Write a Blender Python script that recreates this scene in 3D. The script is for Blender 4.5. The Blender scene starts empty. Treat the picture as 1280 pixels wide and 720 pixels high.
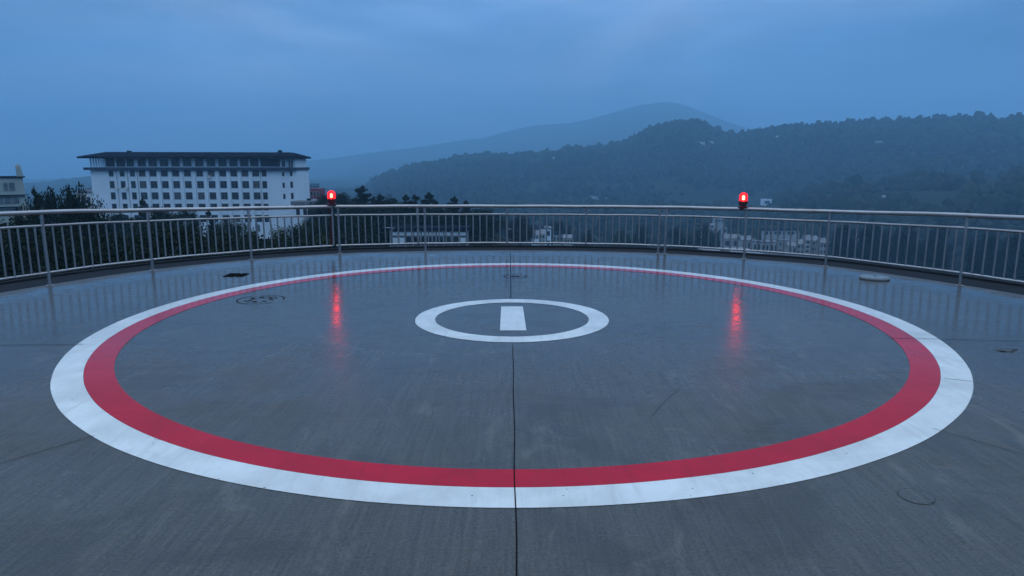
import bpy, bmesh, math, random
import numpy as np
from mathutils import Vector, Matrix, noise as mnoise

random.seed(7)
rng = np.random.default_rng(7)
sc = bpy.context.scene
COL = sc.collection

# ------------------------------------------------------------------ camera model
H = 2.0                                   # eye height above the deck
F = 853.33
TH = math.atan((360 - 205.73) / F)
CT, ST = math.cos(TH), math.sin(TH)

def at(x, y, Y):
    """point of the view ray through photo pixel (x, y) at world distance Y ahead"""
    a = (x - 640) / F; b = (360 - y) / F
    dy = CT + b * ST; dz = -ST + b * CT
    k = Y / dy
    return Vector((a * k, Y, H + dz * k))

def floor_at(x, y, z=0.0):
    a = (x - 640) / F; b = (360 - y) / F
    dy = CT + b * ST; dz = -ST + b * CT
    k = (z - H) / dz
    return Vector((a * k, dy * k, z))

# ------------------------------------------------------------------ helpers
def new_mesh(name, verts, faces, mats, parent=None, smooth=False, loc=None):
    me = bpy.data.meshes.new(name)
    me.from_pydata([tuple(v) for v in verts], [], faces)
    me.update()
    if not isinstance(mats, (list, tuple)): mats = [mats]
    for m in mats: me.materials.append(m)
    if smooth:
        me.shade_smooth()
    o = bpy.data.objects.new(name, me)
    COL.objects.link(o)
    if parent is not None: o.parent = parent
    if loc is not None: o.location = loc
    return o

class MB:
    def __init__(s): s.v = []; s.f = []
    def box(s, x0, x1, y0, y1, z0, z1):
        n = len(s.v)
        s.v += [(x0,y0,z0),(x1,y0,z0),(x1,y1,z0),(x0,y1,z0),(x0,y0,z1),(x1,y0,z1),(x1,y1,z1),(x0,y1,z1)]
        s.f += [(n,n+3,n+2,n+1),(n+4,n+5,n+6,n+7),(n,n+1,n+5,n+4),(n+1,n+2,n+6,n+5),(n+2,n+3,n+7,n+6),(n+3,n,n+4,n+7)]
        return s
    def tube(s, pts, r, seg=10, caps=True):
        """tube of radius r (or list) along pts"""
        pts = [Vector(p) for p in pts]; n0 = len(s.v); N = len(pts)
        rr = r if isinstance(r, (list, tuple)) else [r] * N
        for i, p in enumerate(pts):
            d = (pts[min(i+1, N-1)] - pts[max(i-1, 0)]).normalized()
            up = Vector((0,0,1)) if abs(d.z) < .9 else Vector((0,1,0))
            a = d.cross(up).normalized(); b = a.cross(d).normalized()
            for k in range(seg):
                t = 2*math.pi*k/seg
                s.v.append(tuple(p + (a*math.cos(t) + b*math.sin(t))*rr[i]))
        for i in range(N-1):
            for k in range(seg):
                k2 = (k+1) % seg
                s.f.append((n0+i*seg+k, n0+i*seg+k2, n0+(i+1)*seg+k2, n0+(i+1)*seg+k))
        if caps:
            s.f.append(tuple(n0+k for k in range(seg))[::-1])
            s.f.append(tuple(n0+(N-1)*seg+k for k in range(seg)))
        return s
    def lathe(s, prof, seg=24, c=(0,0,0)):
        n0 = len(s.v)
        for r, z in prof:
            for k in range(seg):
                t = 2*math.pi*k/seg
                s.v.append((c[0]+r*math.cos(t), c[1]+r*math.sin(t), c[2]+z))
        for i in range(len(prof)-1):
            for k in range(seg):
                k2 = (k+1) % seg
                s.f.append((n0+i*seg+k, n0+i*seg+k2, n0+(i+1)*seg+k2, n0+(i+1)*seg+k))
        if prof[0][0] > 1e-5: s.f.append(tuple(n0+k for k in range(seg))[::-1])
        if prof[-1][0] > 1e-5: s.f.append(tuple(n0+(len(prof)-1)*seg+k for k in range(seg)))
        return s
    def build(s, name, mat, parent=None, smooth=False, loc=None):
        return new_mesh(name, s.v, s.f, mat, parent, smooth, loc)

def smooth_by_angle(o, deg=40):
    o.data.shade_smooth()
    me = o.data
    import math as m_
    bm = bmesh.new(); bm.from_mesh(me)
    for e in bm.edges:
        if len(e.link_faces) == 2 and e.calc_face_angle(0) > m_.radians(deg): e.smooth = False
    bm.to_mesh(me); bm.free()
    return o

def tag(o, label=None, cat=None, group=None, kind=None):
    if label: o['label'] = label
    if cat: o['category'] = cat
    if group: o['group'] = group
    if kind: o['kind'] = kind
    return o

def empty(name, loc=(0,0,0), rz=0.0):
    o = bpy.data.objects.new(name, None); COL.objects.link(o)
    o.location = loc; o.rotation_euler = (0,0,rz); o.empty_display_size = .3
    return o

def copy_tree(root, loc, rz=0.0, scale=None):
    r = root.copy(); COL.objects.link(r); r.location = loc; r.rotation_euler = (0,0,rz)
    if scale is not None: r.scale = scale
    for ch in list(root.children):
        c = ch.copy(); COL.objects.link(c); c.parent = r
        for g in list(ch.children):
            d = g.copy(); COL.objects.link(d); d.parent = c
    return r

# ------------------------------------------------------------------ materials
class NT:
    def __init__(s, name):
        s.m = bpy.data.materials.new(name); s.m.use_nodes = True
        s.t = s.m.node_tree; s.n = s.t.nodes; s.l = s.t.links
        s.bsdf = s.n['Principled BSDF']; s.out = s.n['Material Output']
    def node(s, typ, **kw):
        nd = s.n.new(typ)
        for k, v in kw.items():
            if k in ('ins',):
                for a, b in v.items(): nd.inputs[a].default_value = b
            else: setattr(nd, k, v)
        return nd
    def link(s, a, b): s.l.new(a, b)
    def coord(s, scale=(1,1,1), rot=(0,0,0), world=True):
        g = s.node('ShaderNodeNewGeometry') if world else s.node('ShaderNodeTexCoord')
        mp = s.node('ShaderNodeMapping'); mp.inputs['Scale'].default_value = scale; mp.inputs['Rotation'].default_value = rot
        s.link(g.outputs['Position'] if world else g.outputs['Object'], mp.inputs['Vector'])
        return mp.outputs['Vector']
    def noise(s, vec, scale, detail=4, rough=.5, dist=0):
        nd = s.node('ShaderNodeTexNoise'); nd.inputs['Scale'].default_value = scale
        nd.inputs['Detail'].default_value = detail; nd.inputs['Roughness'].default_value = rough
        nd.inputs['Distortion'].default_value = dist
        s.link(vec, nd.inputs['Vector']); return nd.outputs['Fac']
    def ramp(s, fac, stops, interp='LINEAR'):
        nd = s.node('ShaderNodeValToRGB'); cr = nd.color_ramp; cr.interpolation = interp
        while len(cr.elements) > 1: cr.elements.remove(cr.elements[-1])
        for i, (p, c) in enumerate(stops):
            e = cr.elements[0] if i == 0 else cr.elements.new(p)
            e.position = p
            e.color = (c, c, c, 1) if not hasattr(c, '__len__') else (*c, 1)
        s.link(fac, nd.inputs['Fac']); return nd.outputs['Color']
    def mix(s, fac, a, b, blend='MIX'):
        nd = s.node('ShaderNodeMix', data_type='RGBA', blend_type=blend)
        for sock, val in ((nd.inputs[0], fac), (nd.inputs[6], a), (nd.inputs[7], b)):
            if hasattr(val, 'is_linked') or hasattr(val, 'links'): s.link(val, sock)
            elif hasattr(val, '__len__'): sock.default_value = (*val, 1) if len(val) == 3 else val
            else: sock.default_value = val if sock.type == 'VALUE' else (val, val, val, 1)
        return nd.outputs[2]
    def math(s, op, a, b=None, clamp=False):
        nd = s.node('ShaderNodeMath', operation=op, use_clamp=clamp)
        for sock, val in ((nd.inputs[0], a), (nd.inputs[1], b)):
            if val is None: continue
            if hasattr(val, 'links'): s.link(val, sock)
            else: sock.default_value = val
        return nd.outputs[0]
    def bump(s, h, strength=.3, dist=.01):
        nd = s.node('ShaderNodeBump'); nd.inputs['Strength'].default_value = strength; nd.inputs['Distance'].default_value = dist
        s.link(h, nd.inputs['Height']); s.link(nd.outputs['Normal'], s.bsdf.inputs['Normal'])
        return nd
    def set(s, **kw):
        for k, v in kw.items():
            k = {'base':'Base Color','rough':'Roughness','metal':'Metallic','ior':'IOR','spec':'Specular IOR Level'}[k]
            sk = s.bsdf.inputs[k]
            if hasattr(v, 'links'): s.link(v, sk)
            elif hasattr(v, '__len__'): sk.default_value = (*v, 1)
            else: sk.default_value = v
        return s

def simple(name, col, rough=.6, metal=0., var=.15, scale=3., bump=0., spec=.5):
    t = NT(name); v = t.coord()
    n = t.noise(v, scale, 5, .6)
    c = t.ramp(n, [(.3, [x*(1-var) for x in col]), (.7, [min(1, x*(1+var)) for x in col])])
    t.set(base=c, rough=rough, metal=metal, spec=spec)
    if bump: t.bump(n, bump, .02)
    return t.m

# wet concrete shared network -------------------------------------------------
DC = (0.0, 4.418 * H)                       # centre of the painted circles
def wetness(t, vec_raw):
    """0 = damp brushed concrete, 1 = standing film of water (outer ring of the deck and low spots)"""
    sub = t.node('ShaderNodeVectorMath', operation='SUBTRACT'); sub.inputs[1].default_value = (DC[0], DC[1]-1.6, 0)
    t.link(vec_raw, sub.inputs[0])
    ln = t.node('ShaderNodeVectorMath', operation='LENGTH'); t.link(sub.outputs[0], ln.inputs[0])
    n = t.noise(vec_raw, .42, 4, .55, .4)
    a = t.math('MULTIPLY', t.math('SUBTRACT', n, .5), 4.2)
    d = t.math('ADD', ln.outputs['Value'], a)
    sep = t.node('ShaderNodeSeparateXYZ'); t.link(vec_raw, sep.inputs[0])
    far = t.math('MULTIPLY', t.math('SUBTRACT', sep.outputs['Y'], 4.6), .27)
    w = t.math('ADD', t.math('MULTIPLY', t.math('MAXIMUM', t.math('SUBTRACT', d, 5.0), -1.2), .17), far)
    return t.math('MULTIPLY', w, 1.0, clamp=True), ln.outputs['Value']

def concrete_wet():
    t = NT('wet brushed concrete')
    raw = t.coord()
    w, rad = wetness(t, raw)
    big = t.noise(raw, .35, 5, .6, .6)
    med = t.noise(raw, 2.2, 6, .65, .3)
    fine = t.noise(raw, 55, 3, .7)
    grain = t.noise(t.coord(), 190, 2, .6)
    brush = t.noise(t.coord(scale=(34, 1.3, 1), rot=(0,0,math.radians(3))), 1, 5, .72, .25)
    base = t.ramp(big, [(.32, (.050,.046,.041)), (.68, (.070,.065,.057))])
    base = t.mix(.40, base, t.ramp(med, [(.3, (.043,.040,.036)), (.7, (.084,.077,.068))]))
    base = t.mix(.55, base, t.ramp(brush, [(.38, (.018,.017,.016)), (.64, (.130,.112,.092))]))
    base = t.mix(.42, base, t.ramp(fine, [(.36, (.018,.018,.018)), (.66, (.136,.118,.098))]))
    # pale pitted aggregate specks
    vor = t.node('ShaderNodeTexVoronoi'); vor.inputs['Scale'].default_value = 38; t.link(raw, vor.inputs['Vector'])
    speck = t.ramp(vor.outputs['Distance'], [(.05, 1.), (.11, 0.)])
    speck = t.math('MULTIPLY', speck, t.ramp(t.noise(raw, 3.1, 4, .7), [(.56, 0.), (.7, .8)]))
    base = t.mix(speck, base, (.20,.20,.19))
    # pinholes
    vo2 = t.node('ShaderNodeTexVoronoi'); vo2.inputs['Scale'].default_value = 17; t.link(raw, vo2.inputs['Vector'])
    pit = t.math('MULTIPLY', t.ramp(vo2.outputs['Distance'], [(.03, 1.), (.07, 0.)]), t.ramp(t.noise(raw, 1.3, 3, .7), [(.5, 0.), (.62, .9)]))
    base = t.mix(pit, base, (.02,.02,.02))
    # efflorescence arc left of the centre ring (a stain)
    sub = t.node('ShaderNodeVectorMath', operation='SUBTRACT'); sub.inputs[1].default_value = (-.9, 8.6, 0); t.link(raw, sub.inputs[0])
    ln = t.node('ShaderNodeVectorMath', operation='LENGTH'); t.link(sub.outputs[0], ln.inputs[0])
    arc = t.math('SUBTRACT', 1., t.math('MULTIPLY', t.math('ABSOLUTE', t.math('SUBTRACT', ln.outputs['Value'], 1.55)), 7.), clamp=True)
    sy = t.node('ShaderNodeSeparateXYZ'); t.link(sub.outputs[0], sy.inputs[0])
    arc = t.math('MULTIPLY', arc, t.math('LESS_THAN', sy.outputs['Y'], -.6))
    arc = t.math('MULTIPLY', arc, t.ramp(t.noise(raw, 16, 5, .8), [(.5, 0.), (.62, .55)]))
    base = t.mix(arc, base, (.26,.26,.25))
    # brownish silt film along the outer rim
    ea = t.node('ShaderNodeAttribute'); ea.attribute_name = 'edge'
    ef = t.math('ADD', ea.outputs['Fac'], t.math('MULTIPLY', t.math('SUBTRACT', t.noise(t.coord(), .8, 5, .65, .5), .5), 1.0))
    rim = t.ramp(ef, [(.56, 0.), (.86, 1.)])
    base = t.mix(t.math('MULTIPLY', rim, .8), base, (.075,.058,.048))
    # broad damp stains and pale dry scuffs, irregular in outline
    st = t.noise(t.coord(scale=(1,1.5,1), rot=(0,0,.5)), .55, 8, .68, 1.2)
    base = t.mix(t.ramp(st, [(.50, 0.), (.60, .45)]), base, (.030,.027,.024))
    s2 = t.noise(t.coord(scale=(2.4,.9,1), rot=(0,0,-.4)), .8, 8, .72, 1.6)
    base = t.mix(t.ramp(s2, [(.56, 0.), (.66, .42)]), base, (.175,.155,.130))
    # dark silt marks in the ponding ring
    silt = t.math('MULTIPLY', t.ramp(t.noise(t.coord(scale=(1,2.6,1)), .9, 5, .6, .8), [(.56, 0.), (.68, .6)]), w)
    base = t.mix(silt, base, (.035,.033,.030))
    base = t.mix(t.math('MULTIPLY', w, .30), base, (.045,.045,.044))
    t.set(base=base, ior=1.42)
    spots = t.ramp(t.noise(t.coord(scale=(1.2,2.6,1)), 2.6, 5, .7, .6), [(.47, 0.), (.56, 1.)])
    rmed = t.math('MULTIPLY', t.math('SUBTRACT', med, .5), .25)
    dry = t.math('ADD', t.ramp(t.noise(raw, .30, 4, .6, .8), [(.38, .44), (.62, .24)]), rmed)
    rough = t.mix(w, dry, t.mix(spots, .05, .24))
    rough = t.mix(t.math('MULTIPLY', t.ramp(t.noise(t.coord(scale=(1,1.8,1)), 1.1, 5, .62, .5), [(.42, 0.), (.6, 1.)]), .35), rough, .13)
    rough = t.mix(t.math('MULTIPLY', rim, .8), rough, .55)
    t.set(rough=rough)
    hgt = t.math('ADD', t.math('MULTIPLY', fine, .5), t.math('ADD', t.math('MULTIPLY', brush, .7), t.math('MULTIPLY', grain, .35)))
    dryness = t.math('SUBTRACT', 1., t.math('MULTIPLY', w, .93))
    rip = t.math('MULTIPLY', t.noise(t.coord(scale=(.8,5,1)), 4, 4, .6), 1.5)
    hgt = t.math('ADD', t.math('MULTIPLY', hgt, dryness), rip)
    t.bump(hgt, .5, .004)
    return t.m

def paint(name, col, dirt):
    t = NT(name); raw = t.coord(); w, _ = wetness(t, raw)
    med = t.noise(raw, 1.6, 6, .65, .5); fine = t.noise(raw, 60, 3, .7)
    base = t.mix(t.ramp(med, [(.36, .0), (.66, .6)]), col, dirt)
    base = t.mix(t.ramp(t.noise(t.coord(scale=(14,1.2,1), rot=(0,0,.25)), 1, 5, .7), [(.5, 0.), (.7, .4)]), base, dirt)
    vor = t.node('ShaderNodeTexVoronoi'); vor.inputs['Scale'].default_value = 13; t.link(raw, vor.inputs['Vector'])
    pit = t.math('MULTIPLY', t.ramp(vor.outputs['Distance'], [(.06, 1.), (.12, 0.)]), t.ramp(t.noise(raw, 1.7, 3, .7), [(.47, 0.), (.58, .85)]))
    base = t.mix(pit, base, (.09,.09,.09))
    # hairline scuffs and worn patches
    sc_ = t.noise(t.coord(scale=(2, 26, 1), rot=(0,0,.35)), 1, 4, .7)
    base = t.mix(t.ramp(sc_, [(.66, 0.), (.72, .35)]), base, dirt)
    chip = t.math('MULTIPLY', t.ramp(fine, [(.70, 0.), (.76, .8)]), t.ramp(t.noise(raw, 2.7, 4, .6), [(.48, 0.), (.6, 1.)]))
    base = t.mix(chip, base, (.12,.12,.12))
    brush = t.noise(t.coord(scale=(60, 2.2, 1), rot=(0,0,math.radians(4))), 1, 3, .6)
    rough = t.mix(w, t.math('ADD', .42, t.math('MULTIPLY', med, .2)), .14)
    t.set(base=base, rough=rough, ior=1.33, spec=.4)
    h = t.math('MULTIPLY', t.math('ADD', t.math('MULTIPLY', fine, .5), t.math('MULTIPLY', brush, .6)), t.math('SUBTRACT', 1., t.math('MULTIPLY', w, .85)))
    rip = t.math('MULTIPLY', t.noise(t.coord(scale=(1,1.6,1)), 7, 3, .5), .3)
    t.bump(t.math('ADD', h, rip), .3, .003)
    return t.m

def metal_rail():
    t = NT('brushed stainless steel'); raw = t.coord()
    n = t.noise(raw, 9, 5, .65)
    c = t.ramp(t.noise(raw, 1.7, 3, .5), [(.3, (.37,.34,.33)), (.6, (.46,.43,.42)), (.8, (.36,.29,.26))])
    t.set(base=c, metal=.95, rough=t.ramp(t.noise(raw, 2.5, 2, .5), [(.3, .26), (.7, .36)]))
    return t.m

def leaf_mat(name, c0, c1):
    t = NT(name)
    g = t.node('ShaderNodeNewGeometry'); r = g.outputs['Random Per Island']
    c = t.ramp(r, [(0, c0), (.55, [ (a+b)/2 for a, b in zip(c0, c1)]), (1, c1)])
    t.set(base=c, rough=.85, spec=.10)
    return t.m

def glass_mat(name, col=(.02,.03,.04)):
    t = NT(name); raw = t.coord()
    n = t.noise(raw, .8, 3, .5)
    t.set(base=t.ramp(n, [(.4, col), (.6, [x*1.7 for x in col])]), rough=.12)
    return t.m

M = dict(
    concrete=concrete_wet(),
    white_paint=paint('white deck paint', (.80,.79,.76), (.47,.47,.45)),
    red_paint=paint('red deck paint', (.57,.004,.030), (.36,.012,.032)),
    joint=simple('joint sealant', (.008,.008,.009), .95, spec=.05),
    membrane=None, steel=metal_rail(),
    black_rubber=simple('black rubber', (.02,.02,.02), .5),
    iron=simple('cast iron', (.035,.033,.03), .35, .3, .4, 12, .4),
    lid=simple('pale wet lid', (.20,.22,.22), .2, 0., .15, 8),
    ledge=simple('dark wet roofing membrane', (.005,.007,.011), .7, 0, .4, 1.5, .15, .12),
    wall=simple('white render', (.64,.73,.80), .8, 0, .07, .12),
    wall3=simple('dull village render', (.34,.35,.36), .85, 0, .2, .4),
    wall2=simple('pale grey render', (.58,.58,.58), .8, 0, .1, .3),
    beige=simple('greenish beige render', (.33,.38,.35), .8, 0, .12, .25),
    rooftile=simple('dark grey roof tiles', (.012,.017,.030), .95, 0, .25, .8, 0, 0.),
    cornice=simple('dark cornice paint', (.028,.045,.085), .85, 0, .15, .6),
    darkpanel=simple('dark louvred panel', (.020,.030,.055), .45, 0, .2, 1.5),
    redwall=simple('dark red cladding', (.20,.035,.05), .6, 0, .3, 1),
    greyroof=simple('weathered grey roofing', (.16,.17,.19), .55, 0, .3, .5),
    glass=glass_mat('dark window glass'),
    glass_light=glass_mat('hazy window glass', (.10,.13,.15)),
    frame=simple('pale window frame', (.42,.43,.44), .5, 0, .05, 2),
    curtain=simple('curtained interior', (.07,.08,.09), .8, 0, .2, 1.2),
    bark=simple('dark bark', (.045,.035,.028), .9, 0, .3, 5),
    leaf_dark=leaf_mat('dark evergreen leaves', (.006,.011,.007), (.018,.027,.013)),
    leaf_mid=leaf_mat('green leaves', (.012,.020,.010), (.036,.050,.020)),
    leaf_olive=leaf_mat('olive leaves', (.028,.040,.012), (.065,.075,.022)),
)

def terrain_mat():
    t = NT('wooded ground'); raw = t.coord()
    n = t.noise(raw, .012, 8, .65); f = t.noise(raw, .09, 6, .7)
    c = t.mix(.5, t.ramp(n, [(.35, (.006,.010,.008)), (.65, (.024,.028,.018))]), t.ramp(f, [(.35, (.006,.010,.006)), (.7, (.030,.038,.020))]))
    c = t.mix(t.ramp(t.noise(raw, .02, 8, .75), [(.66, 0.), (.72, .5)]), c, (.12,.11,.09))
    t.set(base=c, rough=.95, spec=.1); t.bump(f, 1., 6.)
    return t.m
M['terrain'] = terrain_mat()

# ------------------------------------------------------------------ deck outline and railing path
def P(x, y): return Vector((x*H, y*H, 0))
# posts, left to right (photo posts; the first three and last three stand just outside the frame)
posts = [(-4.16,2.75),(-4.28,3.75),(-4.16,4.72),(-3.88,5.645),(-3.45,6.481),(-2.77,7.20),(-1.955,7.70),(-1.01,7.925),
         (-.06,7.996),(.86,7.92),(1.735,7.70),(2.49,7.27),(3.13,6.745),(3.76,5.645),(4.13,4.55),(4.28,3.45),(4.16,2.4)]
hts   = [.645,.645,.640,.622,.585,.557,.543,.535,.530,.531,.536,.543,.553,.596,.622,.63,.63]
back = [(3.7,1.1),(2.8,-.05),(1.45,-.85),(0,-1.1),(-1.45,-.85),(-2.8,-.05),(-3.75,1.3)]
ctrl = [Vector((a,b)) for a, b in posts + back]
NC = len(ctrl)
def cr(t):
    """closed Catmull-Rom through the control points, in metres"""
    i = int(math.floor(t)); u = t - i
    p0, p1, p2, p3 = (ctrl[(i+k) % NC] for k in (-1,0,1,2))
    q = .5*((2*p1)+(p2-p0)*u+(2*p0-5*p1+4*p2-p3)*u*u+(3*p1-p0-3*p2+p3)*u**3)
    return Vector((q.x*H, q.y*H, 0))
def cr_n(t):
    d = (cr(t+.01)-cr(t-.01)).normalized()
    return Vector((-d.y, d.x, 0))             # outward (posts run left->back->right, i.e. clockwise)
def rail_h(t):
    i = int(math.floor(t)); u = t-i
    g = lambda k: hts[max(0, min(len(hts)-1, k))]
    a, b, c, d = g(i-1), g(i), g(i+1), g(i+2)
    return H*.5*((2*b)+(c-a)*u+(2*a-5*b+4*c-d)*u*u+(3*b-a-3*c+d)*u**3)
def t_for_px(px, lo=2.2, hi=14.5):
    """path parameter whose point stands under photo column px"""
    best = None
    for k in range(2400):
        t = lo+(hi-lo)*k/2399
        p = cr(t); d = p.y*CT + H*ST*0.55
        x = 640+F*p.x/d
        if best is None or abs(x-px) < best[0]: best = (abs(x-px), t)
    return best[1]

def ring_pts(off, n=12):
    return [cr(i/n) + cr_n(i/n)*off for i in range(NC*n)]

def build_deck():
    root = empty('helipad_deck', (DC[0], DC[1], 0)); root.location = (0,0,0)
    tag(root, 'wet grey concrete helipad deck with painted rings inside the railing', None, None, 'structure')
    n = 12
    edge = ring_pts(.10, n); e2 = ring_pts(.125, n)
    N = len(edge); cen = Vector((0, 7.2, 0))
    v = [cen] ; f = []
    v += ring_pts(-.95, n)
    v += [p for p in edge]
    v += [p+Vector((0,0,-.02)) for p in e2]
    v += [p+Vector((0,0,-.34)) for p in e2]
    for i in range(N):
        j = (i+1) % N
        f.append((0, 1+j, 1+i))
        for q in range(3):
            f.append((1+q*N+i, 1+q*N+j, 1+(q+1)*N+j, 1+(q+1)*N+i))
    slab = new_mesh('slab', v, f, M['concrete'], root)
    at_ = slab.data.attributes.new('edge', 'FLOAT', 'POINT')
    at_.data.foreach_set('value', [0.]*(1+N)+[1.]*(3*N))
    bm = bmesh.new(); bm.from_mesh(slab.data); bmesh.ops.recalc_face_normals(bm, faces=bm.faces[:])
    if sum(fc.normal.z*fc.calc_area() for fc in bm.faces) < 0: bmesh.ops.reverse_faces(bm, faces=bm.faces[:])
    bm.to_mesh(slab.data); bm.free()
    def annulus(name, r0, r1, z, mat, seg=256):
        v = []; f = []
        for k in range(seg):
            a = 2*math.pi*k/seg
            w0 = r0 + .004*mnoise.noise(Vector((math.cos(a)*9, math.sin(a)*9, r0))); w1 = r1 + .004*mnoise.noise(Vector((math.cos(a)*9, math.sin(a)*9, r1)))
            v += [(DC[0]+w0*math.cos(a), DC[1]+w0*math.sin(a), z), (DC[0]+w1*math.cos(a), DC[1]+w1*math.sin(a), z)]
        for k in range(seg):
            j = (k+1) % seg
            f.append((2*k, 2*k+1, 2*j+1, 2*j))
        return new_mesh(name, v, f, mat, root)
    tag(annulus('painted_ring', 2.418*H, 2.547*H, .003, M['white_paint']), 'outer white painted ring')
    tag(annulus('painted_ring', 2.288*H, 2.418*H-.002, .003, M['red_paint']), 'red painted ring inside the white one')
    tag(annulus('painted_ring', .506*H, .636*H, .003, M['white_paint'], 128), 'small white painted ring at the centre')
    a, b, c, d = floor_at(626.5,383.2), floor_at(653.5,383.2), floor_at(658,413.3), floor_at(625,413.3)
    o = MB(); o.v = [(p.x, p.y, .0035) for p in (d, c, b, a)]; o.f = [(0,1,2,3)]
    o.build('painted_bar', M['white_paint'], root)
    # thin dark joints
    def strip(pts, w, name='expansion_joint', z=.0065):
        v = []; f = []
        for i, p in enumerate(pts):
            d = (pts[min(i+1,len(pts)-1)]-pts[max(i-1,0)]); d.z = 0; d.normalize(); s_ = Vector((-d.y, d.x, 0))*w/2
            v += [(p.x+s_.x, p.y+s_.y, z), (p.x-s_.x, p.y-s_.y, z)]
            if i: f.append((2*i-2, 2*i-1, 2*i+1, 2*i))
        return new_mesh(name, v, f, M['joint'], root)
    def wob(a, b, k, amp):
        out = []
        for i in range(k+1):
            p = a.lerp(b, i/k); d = (b-a).normalized(); s_ = Vector((-d.y, d.x, 0))
            out.append(p + s_*amp*mnoise.noise(p*1.3))
        return out
    p0 = floor_at(646, 740); p1 = floor_at(641, 431)
    strip([Vector((p0.x, -1.9, 0))]+wob(p0, p1, 30, .008), .0075)
    strip(wob(floor_at(638.5, 373), floor_at(638, 316.5), 12, .008), .012)
    strip(wob(floor_at(-120, 433), floor_at(104, 431), 14, .02), .010)
    strip(wob(floor_at(1110, 423), floor_at(1330, 428), 14, .02), .010)
    strip(wob(floor_at(-60, 597), floor_at(118, 545), 14, .015), .006)
    strip(wob(floor_at(1166, 536), floor_at(1300, 574), 14, .015), .005)
    strip(wob(floor_at(1180, 473), floor_at(1216, 477), 10, .05), .007)
    strip(wob(floor_at(812, 523), floor_at(848, 486), 8, .03), .0022)
    return root

deck = build_deck()

# lower ledge / gutter ring round the deck, with the drum of the building beneath
def build_ledge():
    n = 10
    prof = [(.127,-.335),(.40,-.335),(.42,-.06),(.50,-.05),(.52,-.085),(1.18,-.055),(1.20,-.02),(1.30,-.02),(1.32,-.5),(1.3,-1.1),(.3,-1.5),(.3,-17.8)]
    v = []; f = []; rings = []
    N = NC*n
    for off, z in prof:
        for i in range(N):
            p = cr(i/n)+cr_n(i/n)*off; v.append((p.x, p.y, z))
    for k in range(len(prof)-1):
        for i in range(N):
            j = (i+1) % N
            f.append((k*N+i, (k+1)*N+i, (k+1)*N+j, k*N+j))
    o = new_mesh('roof_ledge', v, f, M['ledge'])
    tag(o, kind='structure')
    return o
ledge = build_ledge()

# ------------------------------------------------------------------ railing sections
POST_R, BAL_R, TOP_R, MID_R = .028, .0165, .039, .022
def build_post_mesh(hh, full=True, r=POST_R):
    mb = MB()
    z0 = 0.0 if full else .18*hh
    mb.tube([(0,0,z0), (0,0,hh-TOP_R*.6)], r, 12)
    return mb
def section(ta, tb, post_specs, bays, label, has_gap_end=False):
    """post_specs: list of (t, full); bays: list of (t0, t1, count)"""
    mid_t = (ta+tb)/2; base = cr(mid_t)
    root = empty('railing_section', base)
    tag(root, label, 'railing', 'steel railing sections round the deck')
    def path(fr, a=ta, b=tb):
        k = max(6, int((b-a)*14)); out = []
        for i in range(k+1):
            t = a+(b-a)*i/k; p = cr(t); out.append(Vector((p.x, p.y, rail_h(t)*fr + .0025*math.sin(t*7.3+fr*9)))-base)
        return out
    def rail(name, fr, r, lab=None):
        mb = MB(); mb.tube(path(fr), r, 14); o = mb.build(name, M['steel'], root); smooth_by_angle(o, 50); return o
    rail('top_rail', .985, TOP_R); rail('middle_rail', .808, MID_R); rail('bottom_rail', .178, MID_R)
    for t, full in post_specs:
        p = cr(t)-base; hh = rail_h(t)*.985
        o = build_post_mesh(hh, full).build('post', M['steel'], root, loc=p); smooth_by_angle(o, 50)
        if full:
            fl = MB().lathe([(.062,.0),(.062,.008),(.036,.014),(.036,.03)], 16).build('base_flange', M['steel'], o, smooth=False)
    for t0, t1, c in bays:
        for k in range(c):
            t = t0+(t1-t0)*(k+1)/(c+1); p = cr(t)-base; hh = rail_h(t)
            tilt = random.uniform(-.004,.004)
            mb = MB().tube([(p.x+tilt, p.y, hh*.178), (p.x, p.y, hh*.808)], BAL_R, 8)
            o = mb.build('baluster', M['steel'], root); smooth_by_angle(o, 50)
    return root
i2 = lambda px: t_for_px(px)
t424 = 6.0; t416 = i2(415.5)
t523, t532 = 7-.085, 7.0
t824, t833 = 10-.085, 10.0
section(1.0, t416-.012, [(1,1),(2,1),(3,1),(4,1),(5,1)], [(1,2,13),(2,3,13),(3,4,11),(4,5,13),(5,t416,11)],
        'left railing run before the dark trees and white block, up to the left beacon')
section(t416+.03, t532-.05, [(6,1),(t523,0)], [(6,t523,11)],
        'short railing run right of the left beacon, before the jagged pines')
section(t532-.045, t824+.02, [(t532,1),(8,0),(9,0),(t824,1)], [(t532,8,11),(8,9,11),(9,t824,10)],
        'middle railing run at the far side of the deck, behind the centre bar')
section(t833-.06, 16.0, [(t833,1),(11,1),(12,1),(13,1),(14,1),(15,1),(16,1)], [(t833,11,10),(11,12,11),(12,13,15),(13,14,13),(14,15,13),(15,16,13)],
        'right railing run carrying the right beacon, behind the round pale hatch')

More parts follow.
